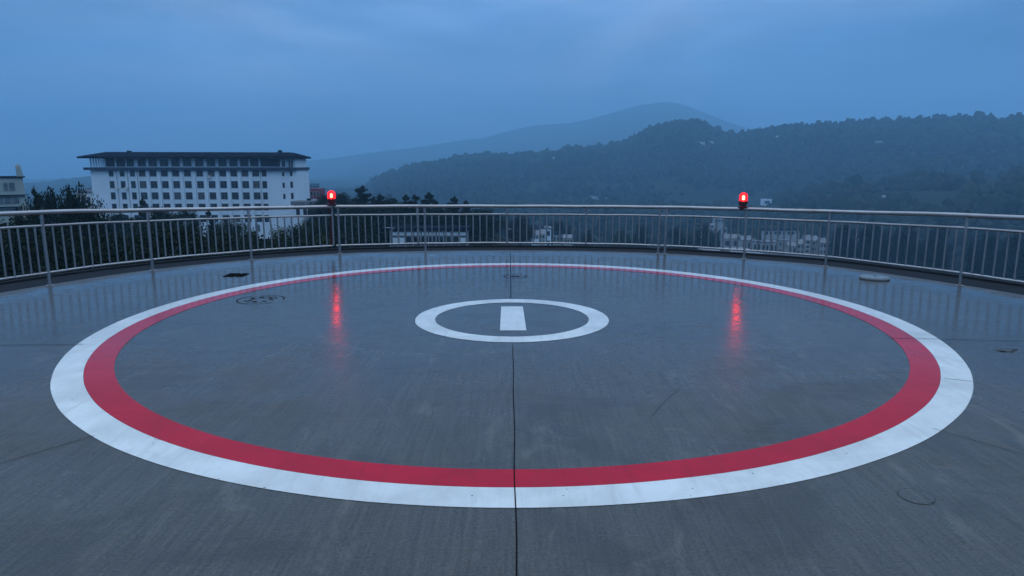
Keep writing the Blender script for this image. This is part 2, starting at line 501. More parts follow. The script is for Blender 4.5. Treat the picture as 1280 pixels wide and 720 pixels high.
# ------------------------------------------------------------------ beacons
def red_glass():
    m = bpy.data.materials.new('lit red beacon lens'); m.use_nodes = True
    nt = m.node_tree; n = nt.nodes; n.clear()
    out = n.new('ShaderNodeOutputMaterial'); em = n.new('ShaderNodeEmission'); tr = n.new('ShaderNodeBsdfTransparent'); gl = n.new('ShaderNodeBsdfGlossy')
    em.inputs['Color'].default_value = (1,.012,.02,1); em.inputs['Strength'].default_value = 5.0
    tr.inputs['Color'].default_value = (1,.30,.26,1); gl.inputs['Color'].default_value = (.3,.3,.3,1); gl.inputs['Roughness'].default_value = .1
    tx = n.new('ShaderNodeTexCoord'); wv = n.new('ShaderNodeTexWave'); wv.bands_direction = 'Z'; wv.inputs['Scale'].default_value = 12
    nt.links.new(tx.outputs['Object'], wv.inputs['Vector'])
    a = n.new('ShaderNodeMixShader'); b = n.new('ShaderNodeMixShader')
    mr = n.new('ShaderNodeMapRange'); mr.inputs[3].default_value = .35; mr.inputs[4].default_value = .6
    nt.links.new(wv.outputs['Fac'], mr.inputs[0]); nt.links.new(mr.outputs[0], a.inputs[0])
    nt.links.new(em.outputs[0], a.inputs[1]); nt.links.new(tr.outputs[0], a.inputs[2])
    b.inputs[0].default_value = .06
    nt.links.new(a.outputs[0], b.inputs[1]); nt.links.new(gl.outputs[0], b.inputs[2]); nt.links.new(b.outputs[0], out.inputs[0])
    return m
def bulb_mat():
    m = bpy.data.materials.new('glowing bulb'); m.use_nodes = True
    nt = m.node_tree; n = nt.nodes; n.clear()
    out = n.new('ShaderNodeOutputMaterial'); em = n.new('ShaderNodeEmission')
    em.inputs['Color'].default_value = (1,.09,.06,1); em.inputs['Strength'].default_value = 140
    nt.links.new(em.outputs[0], out.inputs[0]); return m
M['lens'] = red_glass(); M['bulb'] = bulb_mat()
M['beacon_base'] = simple('dark red painted metal', (.10,.012,.015), .35, .2, .2, 10)

def beacon(loc, label, pole_len=None, sc_=.9):
    r = empty('warning_beacon', loc)
    tag(r, label, 'beacon', 'red warning beacons on the railing')
    k = sc_
    smooth_by_angle(MB().lathe([(.115*k,0),(.115*k,.02*k),(.085*k,.035*k),(.085*k,.075*k),(.105*k,.085*k),(.105*k,.145*k),(.09*k,.155*k)], 28).build('base', M['beacon_base'], r), 35)
    smooth_by_angle(MB().lathe([(.092*k,.155*k),(.096*k,.18*k),(.092*k,.27*k),(.078*k,.315*k),(.045*k,.34*k),(0,.347*k)], 28).build('lens', M['lens'], r), 50)
    smooth_by_angle(MB().lathe([(.0,.175*k),(.028*k,.18*k),(.034*k,.215*k),(.032*k,.255*k),(.018*k,.275*k),(0,.28*k)], 18).build('bulb', M['bulb'], r), 50)
    cage = MB()
    for q in range(4):
        a = q*math.pi/2+.4; c_, s_ = math.cos(a), math.sin(a)
        cage.tube([(c_*.102*k, s_*.102*k, .15*k), (c_*.104*k, s_*.104*k, .27*k), (c_*.082*k, s_*.082*k, .33*k), (c_*.04*k, s_*.04*k, .357*k)], .004*k, 6)
    cage.tube([(.104*k*math.cos(a), .104*k*math.sin(a), .235*k) for a in np.linspace(0, 2*math.pi, 25)], .004*k, 6, caps=False)
    cage.build('guard', M['beacon_base'], r)
    if pole_len:
        smooth_by_angle(MB().tube([(0,0,-pole_len),(0,0,0)], .024, 12).build('pole', M['steel'], r), 50)
        MB().tube([(-.05,.02,-pole_len+.02),(-.055,.02,-pole_len*.7),(-.045,.02,-pole_len*.4),(-.05,.02,-.05),(-.03,.01,.01)], .022, 8).build('cable', M['beacon_base'], r)
        MB().box(-.10,.10,-.06,.06,-.008,.0).build('bracket', M['iron'], r)
    else:
        MB().box(-.075,.075,-.05,.05,-.05,.0).build('bracket', M['beacon_base'], r)
    return r
pL = cr(t416); zL = rail_h(t416)*.985+.045
pR = cr(10.95); zR = rail_h(10.95)*.985+.035
beacon((pL.x, pL.y, zL), 'left red warning beacon on a thin pole, beside the white block', zL-.20)
beacon((pR.x, pR.y, zR), 'right red warning beacon, clamped on the top rail against the dark hills')

# ------------------------------------------------------------------ small things on the deck
def disc_thing(px, py, rx, name, label, cat, mat, hgt, extra=None):
    p = floor_at(px, py); r = empty(name, (p.x, p.y, 0)); tag(r, label, cat)
    if extra: extra(r)
    return r
def lid(r):
    smooth_by_angle(MB().lathe([(.240,.0),(.25,.012),(.248,.030),(.236,.034)], 40).build('rim', M['lid'], r), 40)
    smooth_by_angle(MB().lathe([(.238,.0345),(.232,.044),(.05,.052),(0,.052)], 40).build('cover', M['lid'], r), 40)
    MB().box(-.03,.03,-.006,.006,.05,.06).build('handle', M['iron'], r)
disc_thing(1093, 348.5, 0, 'round_hatch', 'pale round hatch lid standing on the deck near the right railing', 'hatch', None, 0, lid)
def manhole(r):
    v = []; f = []; S = 48
    for k in range(S):
        a = 2*math.pi*k/S; v += [(.100*math.cos(a), .100*math.sin(a), .004), (.1018*math.cos(a), .1018*math.sin(a), .004)]
    for k in range(S): j = (k+1) % S; f.append((2*k, 2*k+1, 2*j+1, 2*j))
    new_mesh('groove', v, f, M['joint'], r)
    v = [(0,0,.0025)]+[(.0965*math.cos(2*math.pi*k/S), .0965*math.sin(2*math.pi*k/S), .0025) for k in range(S)]
    new_mesh('plate', v, [(0,1+k,1+(k+1)%S) for k in range(S)], M['concrete'], r)
disc_thing(1145, 621, 0, 'round_manhole', 'small flush round manhole in the concrete, lower right of the deck', 'manhole', None, 0, manhole)
def old_cover(r):
    for (R0, R1, a0, a1) in ((.33,.345,0,1.9),(.33,.345,2.3,5.6),(.22,.235,.3,2.7),(.22,.232,3.4,5.2),(.12,.13,1,3.6)):
        v = []; f = []; S = 26
        for k in range(S):
            a = a0+(a1-a0)*k/(S-1); v += [(R0*math.cos(a), R0*math.sin(a), .0045), (R1*math.cos(a), R1*math.sin(a), .0045)]
            if k: f.append((2*k-2,2*k-1,2*k+1,2*k))
        new_mesh('groove', v, f, M['joint'], r)
    mb = MB()
    for k in range(7):
        a = k*.9; mb.box(.16*math.cos(a)-.03, .16*math.cos(a)+.03, .16*math.sin(a)-.012, .16*math.sin(a)+.012, .001, .006)
    mb.build('slot', M['joint'], r)
disc_thing(326, 374.5, 0, 'manhole_cover', 'flush dark-ringed manhole cover inside the red ring, left of the beacon reflection', 'manhole cover', None, 0, old_cover)
def small_cover(r):
    v = []; f = []; S = 30
    for k in range(S):
        a = 2*math.pi*k/S; v += [(.20*math.cos(a), .20*math.sin(a), .0045), (.215*math.cos(a), .215*math.sin(a), .0045)]
    for k in range(S): j = (k+1) % S; f.append((2*k, 2*k+1, 2*j+1, 2*j))
    new_mesh('groove', v, f, M['joint'], r)
    MB().box(-.08,.08,-.02,.02,.001,.006).build('slot', M['joint'], r)
disc_thing(644, 345.5, 0, 'inspection_cover', 'faint small inspection cover on the centre joint at the back of the red ring', 'inspection cover', None, 0, small_cover)
def drain(r):
    g = MB()
    for (x0, x1) in ((-.20,-.01),(.03,.15)):
        w_ = (x1-x0)
        g.box(x0, x1, -.16, -.145, .001, .012); g.box(x0, x1, .145, .16, .001, .012)
        k = int(w_/.03)
        for q in range(k+1):
            xx = x0+q*(w_-.012)/k; g.box(xx, xx+.012, -.145, .145, .001, .011)
    g.build('grate', M['joint'], r)
    MB().box(-.21,.16,-.17,.17,.0006,.0026).build('sump', M['joint'], r)
disc_thing(297, 344, 0, 'floor_drain', 'black double floor drain grate between the white ring and left railing', 'drain', None, 0, drain)
def leafp(r):
    v = [(.10*math.cos(a)*(1+.25*math.sin(3*a)), .08*math.sin(a)*(1+.2*math.cos(2*a)), .002+.008*abs(math.sin(2*a))) for a in np.linspace(0, 2*math.pi, 18, endpoint=False)]
    new_mesh('leaf_blade', [(0,0,.014)]+v, [(0,1+k,1+(k+1)%18) for k in range(18)], M['iron'], r)
    MB().tube([(.085,0,.008),(.15,.02,.006)], .005, 6).build('stem', M['iron'], r)
disc_thing(1256, 438, 0, 'fallen_leaf', 'dark fallen leaf lying on wet concrete by the right railing', 'leaf', None, 0, leafp)

# ------------------------------------------------------------------ terrain
def interp_px(tab):
    xs = np.array([a for a, b in tab], float); ys = np.array([b for a, b in tab], float)
    th = np.array([math.atan2(at(x, y, 1000).x, 1000) for x, y in tab])
    el = np.array([(at(x, y, 1000).z-H)/math.hypot(at(x, y, 1000).x, 1000) for x, y in tab])
    return th, el
RA = interp_px([(380,262),(440,246),(462,234),(480,222),(505,214),(540,207),(575,200),(620,198),(670,196),(700,191),(740,189.5),(775,185),(795,174),(815,163),(845,157),(868,155),(890,163),(905,171),(925,171),(960,165),(1000,161),(1050,158),(1120,154.5),(1180,151),(1230,149),(1280,148),(1400,150),(1600,165),(2200,230)])
RB = interp_px([(930,275),(965,258),(1000,248),(1030,241),(1080,235),(1120,231),(1180,227),(1230,224),(1280,221),(1400,214),(1700,225),(2300,262)])
RC = interp_px([(240,222),(330,206),(385,200),(410,198),(452,192),(493,187),(530,182),(561,177),(607,171),(640,162),(665,156),(690,154),(715,153),(742,147),(774,138),(801,130.5),(833,127),(851,129),(878,139),(906,150),(946,163),(1000,176),(1100,192),(1300,206)])
RD = interp_px([(-900,222),(-200,222),(0,233),(30,230),(69,226),(76,224),(113,221),(200,219),(330,221),(380,224),(405,228),(425,226),(445,229),(480,234),(560,246),(700,262)])
rA, rB, rC, rD = 1700., 960., 5300., 2600.
def fbm(X, Y, s, seed, octv=4):
    """cheap smooth value noise with numpy"""
    out = np.zeros_like(X); amp = 1.; tot = 0
    for o in range(octv):
        xs = X/s*(2**o)+seed*17.3+o*5.1; ys = Y/s*(2**o)+seed*9.7-o*3.3
        xi = np.floor(xs).astype(np.int64); yi = np.floor(ys).astype(np.int64)
        fx = xs-xi; fy = ys-yi; fx = fx*fx*(3-2*fx); fy = fy*fy*(3-2*fy)
        def h(a, b):
            q = (a*374761393+b*668265263+seed*1442695) & 0x7fffffff
            q = ((q ^ (q >> 13))*1274126177) & 0x7fffffff
            return ((q ^ (q >> 16)) & 0xffff)/65535.
        out += amp*((h(xi,yi)*(1-fx)+h(xi+1,yi)*fx)*(1-fy)+(h(xi,yi+1)*(1-fx)+h(xi+1,yi+1)*fx)*fy)
        tot += amp; amp *= .5
    return out/tot
def sstep(a, b, x):
    t = np.clip((x-a)/(b-a), 0, 1); return t*t*(3-2*t)
def terrain_z(TH_, R_):
    X = R_*np.sin(TH_); Y = R_*np.cos(TH_)
    px = 640+F*np.tan(np.clip(TH_, -1.3, 1.3))/CT
    # plateau under the hospital on the left, falling to the valley on the right and beyond
    side = sstep(560, 720, px)
    near = -18 + 1.2*(fbm(X,Y,60,3)-.5)
    fall0 = 215*(1-side)+95*side; fall1 = 480*(1-side)+420*side
    vall = -60 - 8*sstep(500,1400,R_) + 8*(fbm(X,Y,220,5)-.5)
    far_drop = -170*sstep(2700, 5200, R_)
    base = near + (vall-near)*sstep(fall0, fall1, R_) + far_drop
    z = base
    for (th, el), r0, wf, wb, sd, dip in ((RA,rA,620,900,11,.0),(RB,rB,460,350,12,.0),(RC,rC,2500,1100,13,.0),(RD,rD,900,700,14,.0)):
        e = np.interp(TH_, th, el)
        zr = H + e*r0
        u = (R_-r0)/np.where(R_ < r0, wf, wb)
        # spurs and gullies running down the slope
        g = fbm(TH_*r0, R_*.35, 190 if r0 < 2000 else 520, sd, 5)-.5
        a = np.clip(1-np.abs(u), 0, 1)
        shape = np.where(u < 0, a**.85, a*a*(3-2*a))
        mid = np.clip(4*a*(1-a), 0, 1)
        hz = base + (zr-base)*np.clip(shape+g*mid*.34, 0, 1.0)
        hz = np.where(np.abs(u) < 1, hz, base)
        hz = np.where(zr > base, hz, base)
        z = np.maximum(z, hz)
    return z
fine = np.linspace(math.radians(-46), math.radians(46), 1150)
left = np.linspace(math.radians(-180), math.radians(-46), 90)[:-1]; right = np.linspace(math.radians(46), math.radians(180), 90)[1:]
ths = np.concatenate([left, fine, right])
rs = np.concatenate([np.linspace(0, 40, 4), np.geomspace(50, 6500, 300)])
TT, RR = np.meshgrid(ths, rs)
ZZ = terrain_z(TT, RR)
ZZ += np.where(RR > 600, (fbm(RR*np.sin(TT), RR*np.cos(TT), 14, 21, 2)-.5)*np.where(RR > 2200, 9., 4.), 0)
XX = RR*np.sin(TT); YY = RR*np.cos(TT)
nr, nt_ = TT.shape
co = np.stack([XX, YY, ZZ], -1).reshape(-1, 3)
idx = np.arange(nr*nt_).reshape(nr, nt_)
quads = np.stack([idx[:-1,:-1], idx[:-1,1:], idx[1:,1:], idx[1:,:-1]], -1).reshape(-1, 4)[:, ::-1]
def np_mesh(name, co, faces, mat, k, parent=None, smooth=False):
    me = bpy.data.meshes.new(name)
    me.vertices.add(len(co)); me.vertices.foreach_set('co', co.astype(np.float32).ravel())
    nf = len(faces)
    me.loops.add(nf*k); me.loops.foreach_set('vertex_index', faces.astype(np.int32).ravel())
    me.polygons.add(nf); me.polygons.foreach_set('loop_start', np.arange(0, nf*k, k, dtype=np.int32))
    me.polygons.foreach_set('loop_total', np.full(nf, k, np.int32))
    if smooth: me.polygons.foreach_set('use_smooth', np.ones(nf, bool))
    me.materials.append(mat); me.update(calc_edges=True); me.validate()
    o = bpy.data.objects.new(name, me); COL.objects.link(o)
    if parent: o.parent = parent
    return o
ter = np_mesh('terrain', co, quads, M['terrain'], 4, smooth=True)
tag(ter, 'wooded valley floor, hills and far mountain beyond the deck', kind='structure')
def gz(X, Y):
    return float(terrain_z(np.array([math.atan2(X, Y)]), np.array([math.hypot(X, Y)]))[0])

# ------------------------------------------------------------------ foliage
def leaf_cloud(centers, radii, per, size, squash=.8, seed=1):
    """quads scattered in a set of spherical clumps; returns verts, faces (numpy)"""
    r = np.random.default_rng(seed); vs = []; 
    for c, R in zip(centers, radii):
        n = per
        d = r.normal(size=(n,3)); d /= np.linalg.norm(d, axis=1)[:,None]
        rad = R*(r.random(n)**.45)
        p = np.array(c)+d*rad[:,None]*np.array([1,1,squash])
        a = r.normal(size=(n,3)); a /= np.linalg.norm(a, axis=1)[:,None]
        b = np.cross(a, r.normal(size=(n,3))); b /= np.linalg.norm(b, axis=1)[:,None]
        s = size*(.6+.8*r.random(n))[:,None]
        quad = np.stack([p-a*s*.5, p+b*s*.32, p+a*s*.55, p-b*s*.32], 1)
        vs.append(quad.reshape(-1,3))
    v = np.concatenate(vs); f = np.arange(len(v)).reshape(-1,4)
    return v, f

def make_tree(kind, seed, hgt, wid):
    """returns (trunk MB, crown verts, crown faces) for a tree with base at origin"""
    r = np.random.default_rng(seed)
    tr = MB(); cs = []; rad = []
    lean = r.normal(0,.03,2)*hgt
    top = hgt*.93
    k = 7
    tr.tube([(lean[0]*(i/k)**2, lean[1]*(i/k)**2, top*i/k) for i in range(k+1)], [max(.03,.02*hgt*(1-.92*i/k)) for i in range(k+1)], 8)
    if kind == 'pine':
        tiers = 10
        for i in range(tiers):
            u = i/(tiers-1); z = hgt*(.22+.74*u); R = wid*.5*(1-u)**.75*(.8+.4*r.random())+.02*hgt
            nb = int(6-3*u)+1
            for q in range(nb):
                a = r.random()*6.283; L = R*(.55+.55*r.random()); lift = hgt*.03*(1+r.random())
                x, y = L*math.cos(a), L*math.sin(a); bx = lean[0]*u*u; by = lean[1]*u*u
                tr.tube([(bx,by,z),(bx+x*.6,by+y*.6,z+lift*.4),(bx+x,by+y,z+lift)], [.006*hgt,.004*hgt,.002*hgt], 5)
                for w in (.45,.75,1.0):
                    if w*L > .03*hgt:
                        cs.append((bx+x*w, by+y*w, z+lift*w)); rad.append(hgt*(.075+.04*r.random())*(1.15-.35*w)*(1.1-.5*u))
        cs.append((lean[0],lean[1],hgt*.97)); rad.append(hgt*.035)
        v, f = leaf_cloud(cs, rad, 110, hgt*.024, .6, seed)
    elif kind == 'broad':
        nb = 24
        for q in range(nb):
            a = r.random()*6.283; el = r.random(); z = hgt*(.34+.56*el)
            R = wid*.5*math.sqrt(max(.12, 1-((el-.35)/.75)**2))*(.55+.5*r.random())
            x, y = R*math.cos(a), R*math.sin(a); z0 = z-hgt*.12
            tr.tube([(0,0,z0*.8),(x*.5,y*.5,z0),(x,y,z)], [.011*hgt,.007*hgt,.003*hgt], 5)
            for w in range(3):
                cs.append((x*(.55+.25*w)+r.normal()*wid*.05, y*(.55+.25*w)+r.normal()*wid*.05, z+r.normal()*hgt*.04)); rad.append(wid*(.14+.09*r.random()))
        cs.append((0,0,hgt*.93)); rad.append(wid*.10)
        v, f = leaf_cloud(cs, rad, 260, hgt*.024, .8, seed)
    else: # bush
        for q in range(16):
            a = r.random()*6.283; R = wid*.42*r.random()**.5; z = hgt*(.25+.55*r.random()*(1-R/wid))
            cs.append((R*math.cos(a), R*math.sin(a), z)); rad.append(hgt*(.16+.12*r.random()))
            tr.tube([(0,0,.1*hgt),(R*math.cos(a)*.6,R*math.sin(a)*.6,z)], [.01*hgt,.004*hgt], 4)
        v, f = leaf_cloud(cs, rad, 80, hgt*.06, .8, seed)
    return tr, v, f
PROTO = {}
def proto(kind, seed, leafm):
    key = (kind, seed, leafm)
    if key not in PROTO:
        hh, ww = {'pine': (10., 6.), 'broad': (10., 8.), 'bush': (3., 4.)}[kind]
        tr, v, f = make_tree(kind, seed, hh, ww)
        tm = bpy.data.meshes.new('trunk'); tm.from_pydata(tr.v, [], tr.f); tm.materials.append(M['bark']); tm.update()
        co_ = v; o = np_mesh('crown', v, f, M[leafm], 4); cm = o.data; bpy.data.objects.remove(o)
        PROTO[key] = (tm, cm, hh, ww)
    return PROTO[key]
def tree(kind, seed, leafm, px, ytop, Y, wpx, label, group=None, name=None, cat='tree', base=None):
    tm, cm, hh, ww = proto(kind, seed, leafm)
    top = at(px, ytop, Y); zb = gz(top.x, Y)-.2 if base is None else base
    h_ = top.z-zb; w_ = wpx/F*Y
    name = name or {'pine':'pine_tree','broad':'broadleaf_tree','bush':'bush'}[kind]
    r = empty(name, (top.x, Y, zb), random.uniform(0,6.28)); r.scale = (w_/ww, w_/ww, h_/hh)
    tag(r, label, cat, group)
    a = bpy.data.objects.new('trunk', tm); COL.objects.link(a); a.parent = r
    b = bpy.data.objects.new('crown', cm); COL.objects.link(b); b.parent = r
    return r
GL = 'dark trees beyond the left railing'
GM = 'jagged pines beyond the short railing run'
LT = [
 ('pine',1,'leaf_dark',40,231,72,44,'ragged dark pine with a forked tip beside the beige building',GL),
 ('broad',2,'leaf_dark',62,235,70,62,'round dark tree left of the lone spire, in front of the low mountain',GL),
 ('pine',3,'leaf_dark',82,228,78,20,'slim spire rising out of the dark crowns left of the white block',GL),
 ('broad',4,'leaf_dark',94,240,68,56,'dark tree whose crown slopes down to the white block left wall',GL),
 ('broad',5,'leaf_dark',22,262,60,60,'low dark tree crown just under the top rail below the beige building',GL),
 ('broad',6,'leaf_dark',112,258,74,44,'lowest dark crown touching the left corner of the white block',GL),
 ('pine',7,'leaf_dark',178,247,140,22,'narrow dark conifer standing before the fourth window column of the block',GL),
 ('broad',8,'leaf_dark',197,258,138,42,'dark crown to the right of the narrow conifer at the block foot',GL),
 ('broad',9,'leaf_dark',150,265,120,50,'dark tree under the three narrow window columns of the block',GL),
 ('broad',2,'leaf_dark',232,262,140,34,'small dark tree before the middle of the white block',GL),
 ('pine',1,'leaf_dark',262,262,146,24,'dark conifer before the lower windows right of the block middle',GL),
 ('broad',4,'leaf_mid',283,276,120,44,'greenish tree under the right half of the white block',GL),
 ('broad',6,'leaf_mid',318,288,90,52,'green leafy tree behind the balusters below the block right half',GL),
 ('broad',5,'leaf_olive',354,287,90,46,'yellow-green tree below the blank end of the white block',GL),
 ('broad',9,'leaf_mid',382,274,110,48,'dark green tree below the flat annex roof',GL),
 ('broad',8,'leaf_olive',396,292,84,36,'low olive bush-like tree left of the left beacon pole',GL),
 ('broad',4,'leaf_dark',405,248,172,30,'dark crown between the red building and the left beacon',GM),
 ('broad',2,'leaf_dark',427,243,176,34,'dark round crown right behind the left beacon',GM),
 ('pine',10,'leaf_dark',450,233,172,34,'tallest pine of the jagged row, right of the left beacon',GM),
 ('pine',1,'leaf_dark',467,246,178,22,'low pine second in the jagged row after the tallest',GM),
 ('pine',3,'leaf_dark',479,243,174,28,'pointed pine third in the jagged row after the tallest',GM),
 ('broad',6,'leaf_dark',493,248,176,24,'rounded dark tree between pointed pines of the jagged row',GM),
 ('pine',7,'leaf_dark',507,244,174,26,'pine above the left end of the glazed pavilion',GM),
 ('pine',10,'leaf_dark',520,244,178,24,'pine in the jagged row left of the double railing post',GM),
 ('pine',1,'leaf_dark',534,241,172,30,'broad pine just above the double railing post',GM),
 ('pine',3,'leaf_dark',548,250,176,24,'short pine just right of the double railing post',GM),
 ('pine',7,'leaf_dark',568,246,172,24,'lone pointed pine above the right end of the glazed pavilion',GM),
 ('pine',10,'leaf_dark',582,251,176,18,'last small pine tip at the right end of the jagged row',GM),
 ('broad',5,'leaf_dark',596,262,174,34,'dark crown where the jagged row drops below the top rail',GM),
]
for a in LT:
    a = list(a)
    if a[8] == GL and a[3] < 120: a[4] += 3
    if a[8] == GM: a[6] *= 1.4; a[4] -= 1.0
    tree(*a)
GV = 'valley trees seen between the balusters'
VT = [
 ('broad',2,'leaf_dark',615,268,230,40,'dark valley tree just right of the glazed pavilion',GV),
 ('broad',4,'leaf_dark',650,272,250,34,'dark valley tree right behind the slim white tower',GV),
 ('broad',8,'leaf_dark',700,276,330,30,'dark valley tree over the roofs right of the small white cottage',GV),
 ('broad',6,'leaf_mid',733,288,310,18,'small round valley tree at the post right of the white cottage',GV),
 ('broad',9,'leaf_mid',775,286,330,26,'valley tree left of the right double post',GV),
 ('broad',5,'leaf_dark',800,283,340,30,'broad valley tree just left of the right double post',GV),
 ('broad',2,'leaf_dark',850,286,340,30,'broad valley tree just right of the right double post',GV),
 ('broad',4,'leaf_dark',880,284,350,32,'valley tree left of the long white village building',GV),
 ('broad',8,'leaf_dark',1060,280,330,34,'valley tree right of the village, past the next post',GV),
 ('broad',6,'leaf_dark',1095,278,320,36,'dark valley tree above the round pale hatch lid',GV),
 ('broad',9,'leaf_dark',1135,280,330,36,'dark valley tree midway between village and rightmost post',GV),
 ('broad',5,'leaf_dark',1172,282,310,34,'dark valley tree just left of the rightmost post',GV),
 ('broad',2,'leaf_dark',1232,292,300,38,'dark valley tree right of the rightmost post',GV),
 ('broad',4,'leaf_dark',1270,296,290,40,'dark valley tree at the right edge of the view',GV),
]
for a in VT: tree(*a)

# thicket: continuous undergrowth and shrub mass below the left railing and around the plateau
TOPS = np.array([(-250,272),(20,270),(118,268),(124,280),(134,284),(140,276),(170,268),(215,264),(240,272),(262,270),(290,284),(320,292),(350,291),(385,286),(400,268),(412,256),(430,253),(470,253),(560,254),(590,258),(604,263),(612,276),(640,284)], float)
def thicket_layer(n, pa, pb, R0, R1, cr0, cr1, depth, per, leaf, seed, add=0):
    r = np.random.default_rng(seed); cs = []; rad = []
    for k in range(n):
        px = r.uniform(pa, pb); R = r.uniform(R0, R1)
        yt = np.interp(px, TOPS[:,0], TOPS[:,1])+add+abs(r.normal())*2
        cr_ = r.uniform(cr0, cr1); p = at(px, yt, R)
        z = p.z-cr_*.85-depth*r.random()**1.1
        g = gz(p.x, R)
        if z < g: z = g+r.random()*1.5
        cs.append((p.x, R, z)); rad.append(cr_)
    return leaf_cloud(cs, rad, per, leaf, .85, seed)
parts_ = [thicket_layer(420,-180,395,36,52,.8,1.4,4.5,150,.19,71,6), thicket_layer(620,-200,400,58,100,1.2,2.2,8,130,.30,72),
          thicket_layer(420,395,612,164,190,1.6,2.8,9,110,.42,73), thicket_layer(260,330,470,90,120,1.0,2.0,5,110,.30,74,12)]
vv = np.concatenate([p_[0] for p_ in parts_]); ff = np.arange(len(vv)).reshape(-1,4)
o = np_mesh('thicket', vv, ff, M['leaf_dark'], 4)
tag(o, 'dense dark shrub undergrowth below the left railing', 'undergrowth', None, 'stuff')

# forest on the slopes ----------------------------------------------------------
def ico(sub):
    bm = bmesh.new(); bmesh.ops.create_icosphere(bm, subdivisions=sub, radius=1)
    v = np.array([x.co[:] for x in bm.verts]); f = np.array([[a.index for a in q.verts] for q in bm.faces]); bm.free(); return v, f
iv, iff = ico(2)
CLEAR = []          # (X, Y, radius) kept free of trees
def forest(name, n, rr0, rr1, pxa, pxb, size, label, seed, keep=.25):
    r = np.random.default_rng(seed)
    tha = math.atan((pxa-640)/F*CT); thb = math.atan((pxb-640)/F*CT)
    th = r.uniform(tha, thb, n); R = np.sqrt(r.uniform(rr0**2, rr1**2, n))
    X, Y = R*np.sin(th), R*np.cos(th); z = terrain_z(th, R)
    gate = .55*fbm(X, Y, 70, seed+3, 4)+.45*fbm(X, Y*.5, 190, seed+5, 3)
    ok = gate > keep+.10*r.random(n)
    for cx, cy, cr_ in CLEAR: ok &= (X-cx)**2+(Y-cy)**2 > cr_**2
    # drop what lies on back slopes, where nothing can see it
    zf = terrain_z(th, R-40); ok &= (z-zf) > -9
    X, Y, z = X[ok], Y[ok], z[ok]; m = len(X)
    s = size*(.38+1.25*r.random(m)**2.2)*(.7+.6*fbm(X, Y, 90, seed+9, 3))
    vari = []
    for q in range(10):
        d = 1+.34*r.normal(size=(len(iv),1)).clip(-1.6,1.6)
        vari.append(iv*d)
    vari = np.stack(vari); pick = r.integers(0, 10, m); ang = r.random(m)*6.283
    base = vari[pick]                                  # m x nv x 3
    ca, sa = np.cos(ang)[:,None], np.sin(ang)[:,None]
    bx = base[:,:,0]*ca-base[:,:,1]*sa; by = base[:,:,0]*sa+base[:,:,1]*ca
    tall = (.85+.7*r.random(m))[:,None]
    vx = bx*s[:,None]+X[:,None]; vy = by*s[:,None]+Y[:,None]; vz = base[:,:,2]*s[:,None]*tall+(z+s*.75)[:,None]
    v = np.stack([vx,vy,vz], -1).reshape(-1,3)
    f = (iff[None]+(np.arange(m)*len(iv))[:,None,None]).reshape(-1,3)
    o = np_mesh(name, v, f, M['canopy'], 3)
    tag(o, label, 'forest', None, 'stuff'); return o
M['canopy'] = leaf_mat('forest canopy', (.004,.008,.007), (.026,.032,.022))

# ------------------------------------------------------------------ buildings
def house(px0, px1, ytop, Y, hgt, label, cat='house', name='house', depth=8., rooftype='gable', wins=3, floors=1, wallm='wall', roofm='greyroof', group=None, rot=0., base=None):
    a = at(px0, ytop, Y); b = at(px1, ytop, Y); w = b.x-a.x; cx = (a.x+b.x)/2; zt = a.z; zb = zt-hgt
    CLEAR.append((cx, Y+depth/2, max(w, depth)*.62+3))
    if Y > 550: CLEAR.append((cx, Y-8, w*.6+12)); CLEAR.append((cx, Y-24, w*.5+10))
    r = empty(name, (cx, Y+depth/2, zb), rot); tag(r, label, cat, group)
    bh = hgt*(.72 if rooftype == 'gable' else .93)
    foot = gz(cx, Y)-zb-1.
    MB().box(-w/2,w/2,-depth/2,depth/2,min(-1.5,foot),bh).build('wall', M[wallm], r)
    m = MB()
    if rooftype == 'gable':
        o_ = .5; n = 0
        m.v = [(-w/2-o_,-depth/2-o_,bh+.01),(w/2+o_,-depth/2-o_,bh+.01),(w/2+o_,depth/2+o_,bh+.01),(-w/2-o_,depth/2+o_,bh+.01),(-w/2-o_*.4,0,hgt),(w/2+o_*.4,0,hgt)]
        m.f = [(0,1,5,4),(2,3,4,5),(0,4,3),(1,2,5),(0,3,2,1)]
    else:
        m.box(-w/2-.3,w/2+.3,-depth/2-.3,depth/2+.3,bh+.01,hgt)
        m.box(-w*.2,-w*.05,-1,1.2,hgt+.01,hgt+1.)
    m.build('roof', M[roofm], r)
    fh = bh/floors
    for fl in range(floors):
        for k in range(wins):
            x = -w/2+w*(k+.5)/wins; ww = w/wins*.27; z0 = fl*fh+fh*.32; z1 = fl*fh+fh*.78
            f_ = MB().box(x-ww-.08, x+ww+.08, -depth/2-.06, -depth/2-.005, z0-.08, z1+.08).build('window', M['frame'], r)
            MB().box(x-ww, x+ww, -depth/2-.10, -depth/2-.062, z0, z1).build('pane', M['glass'], f_)
    return r

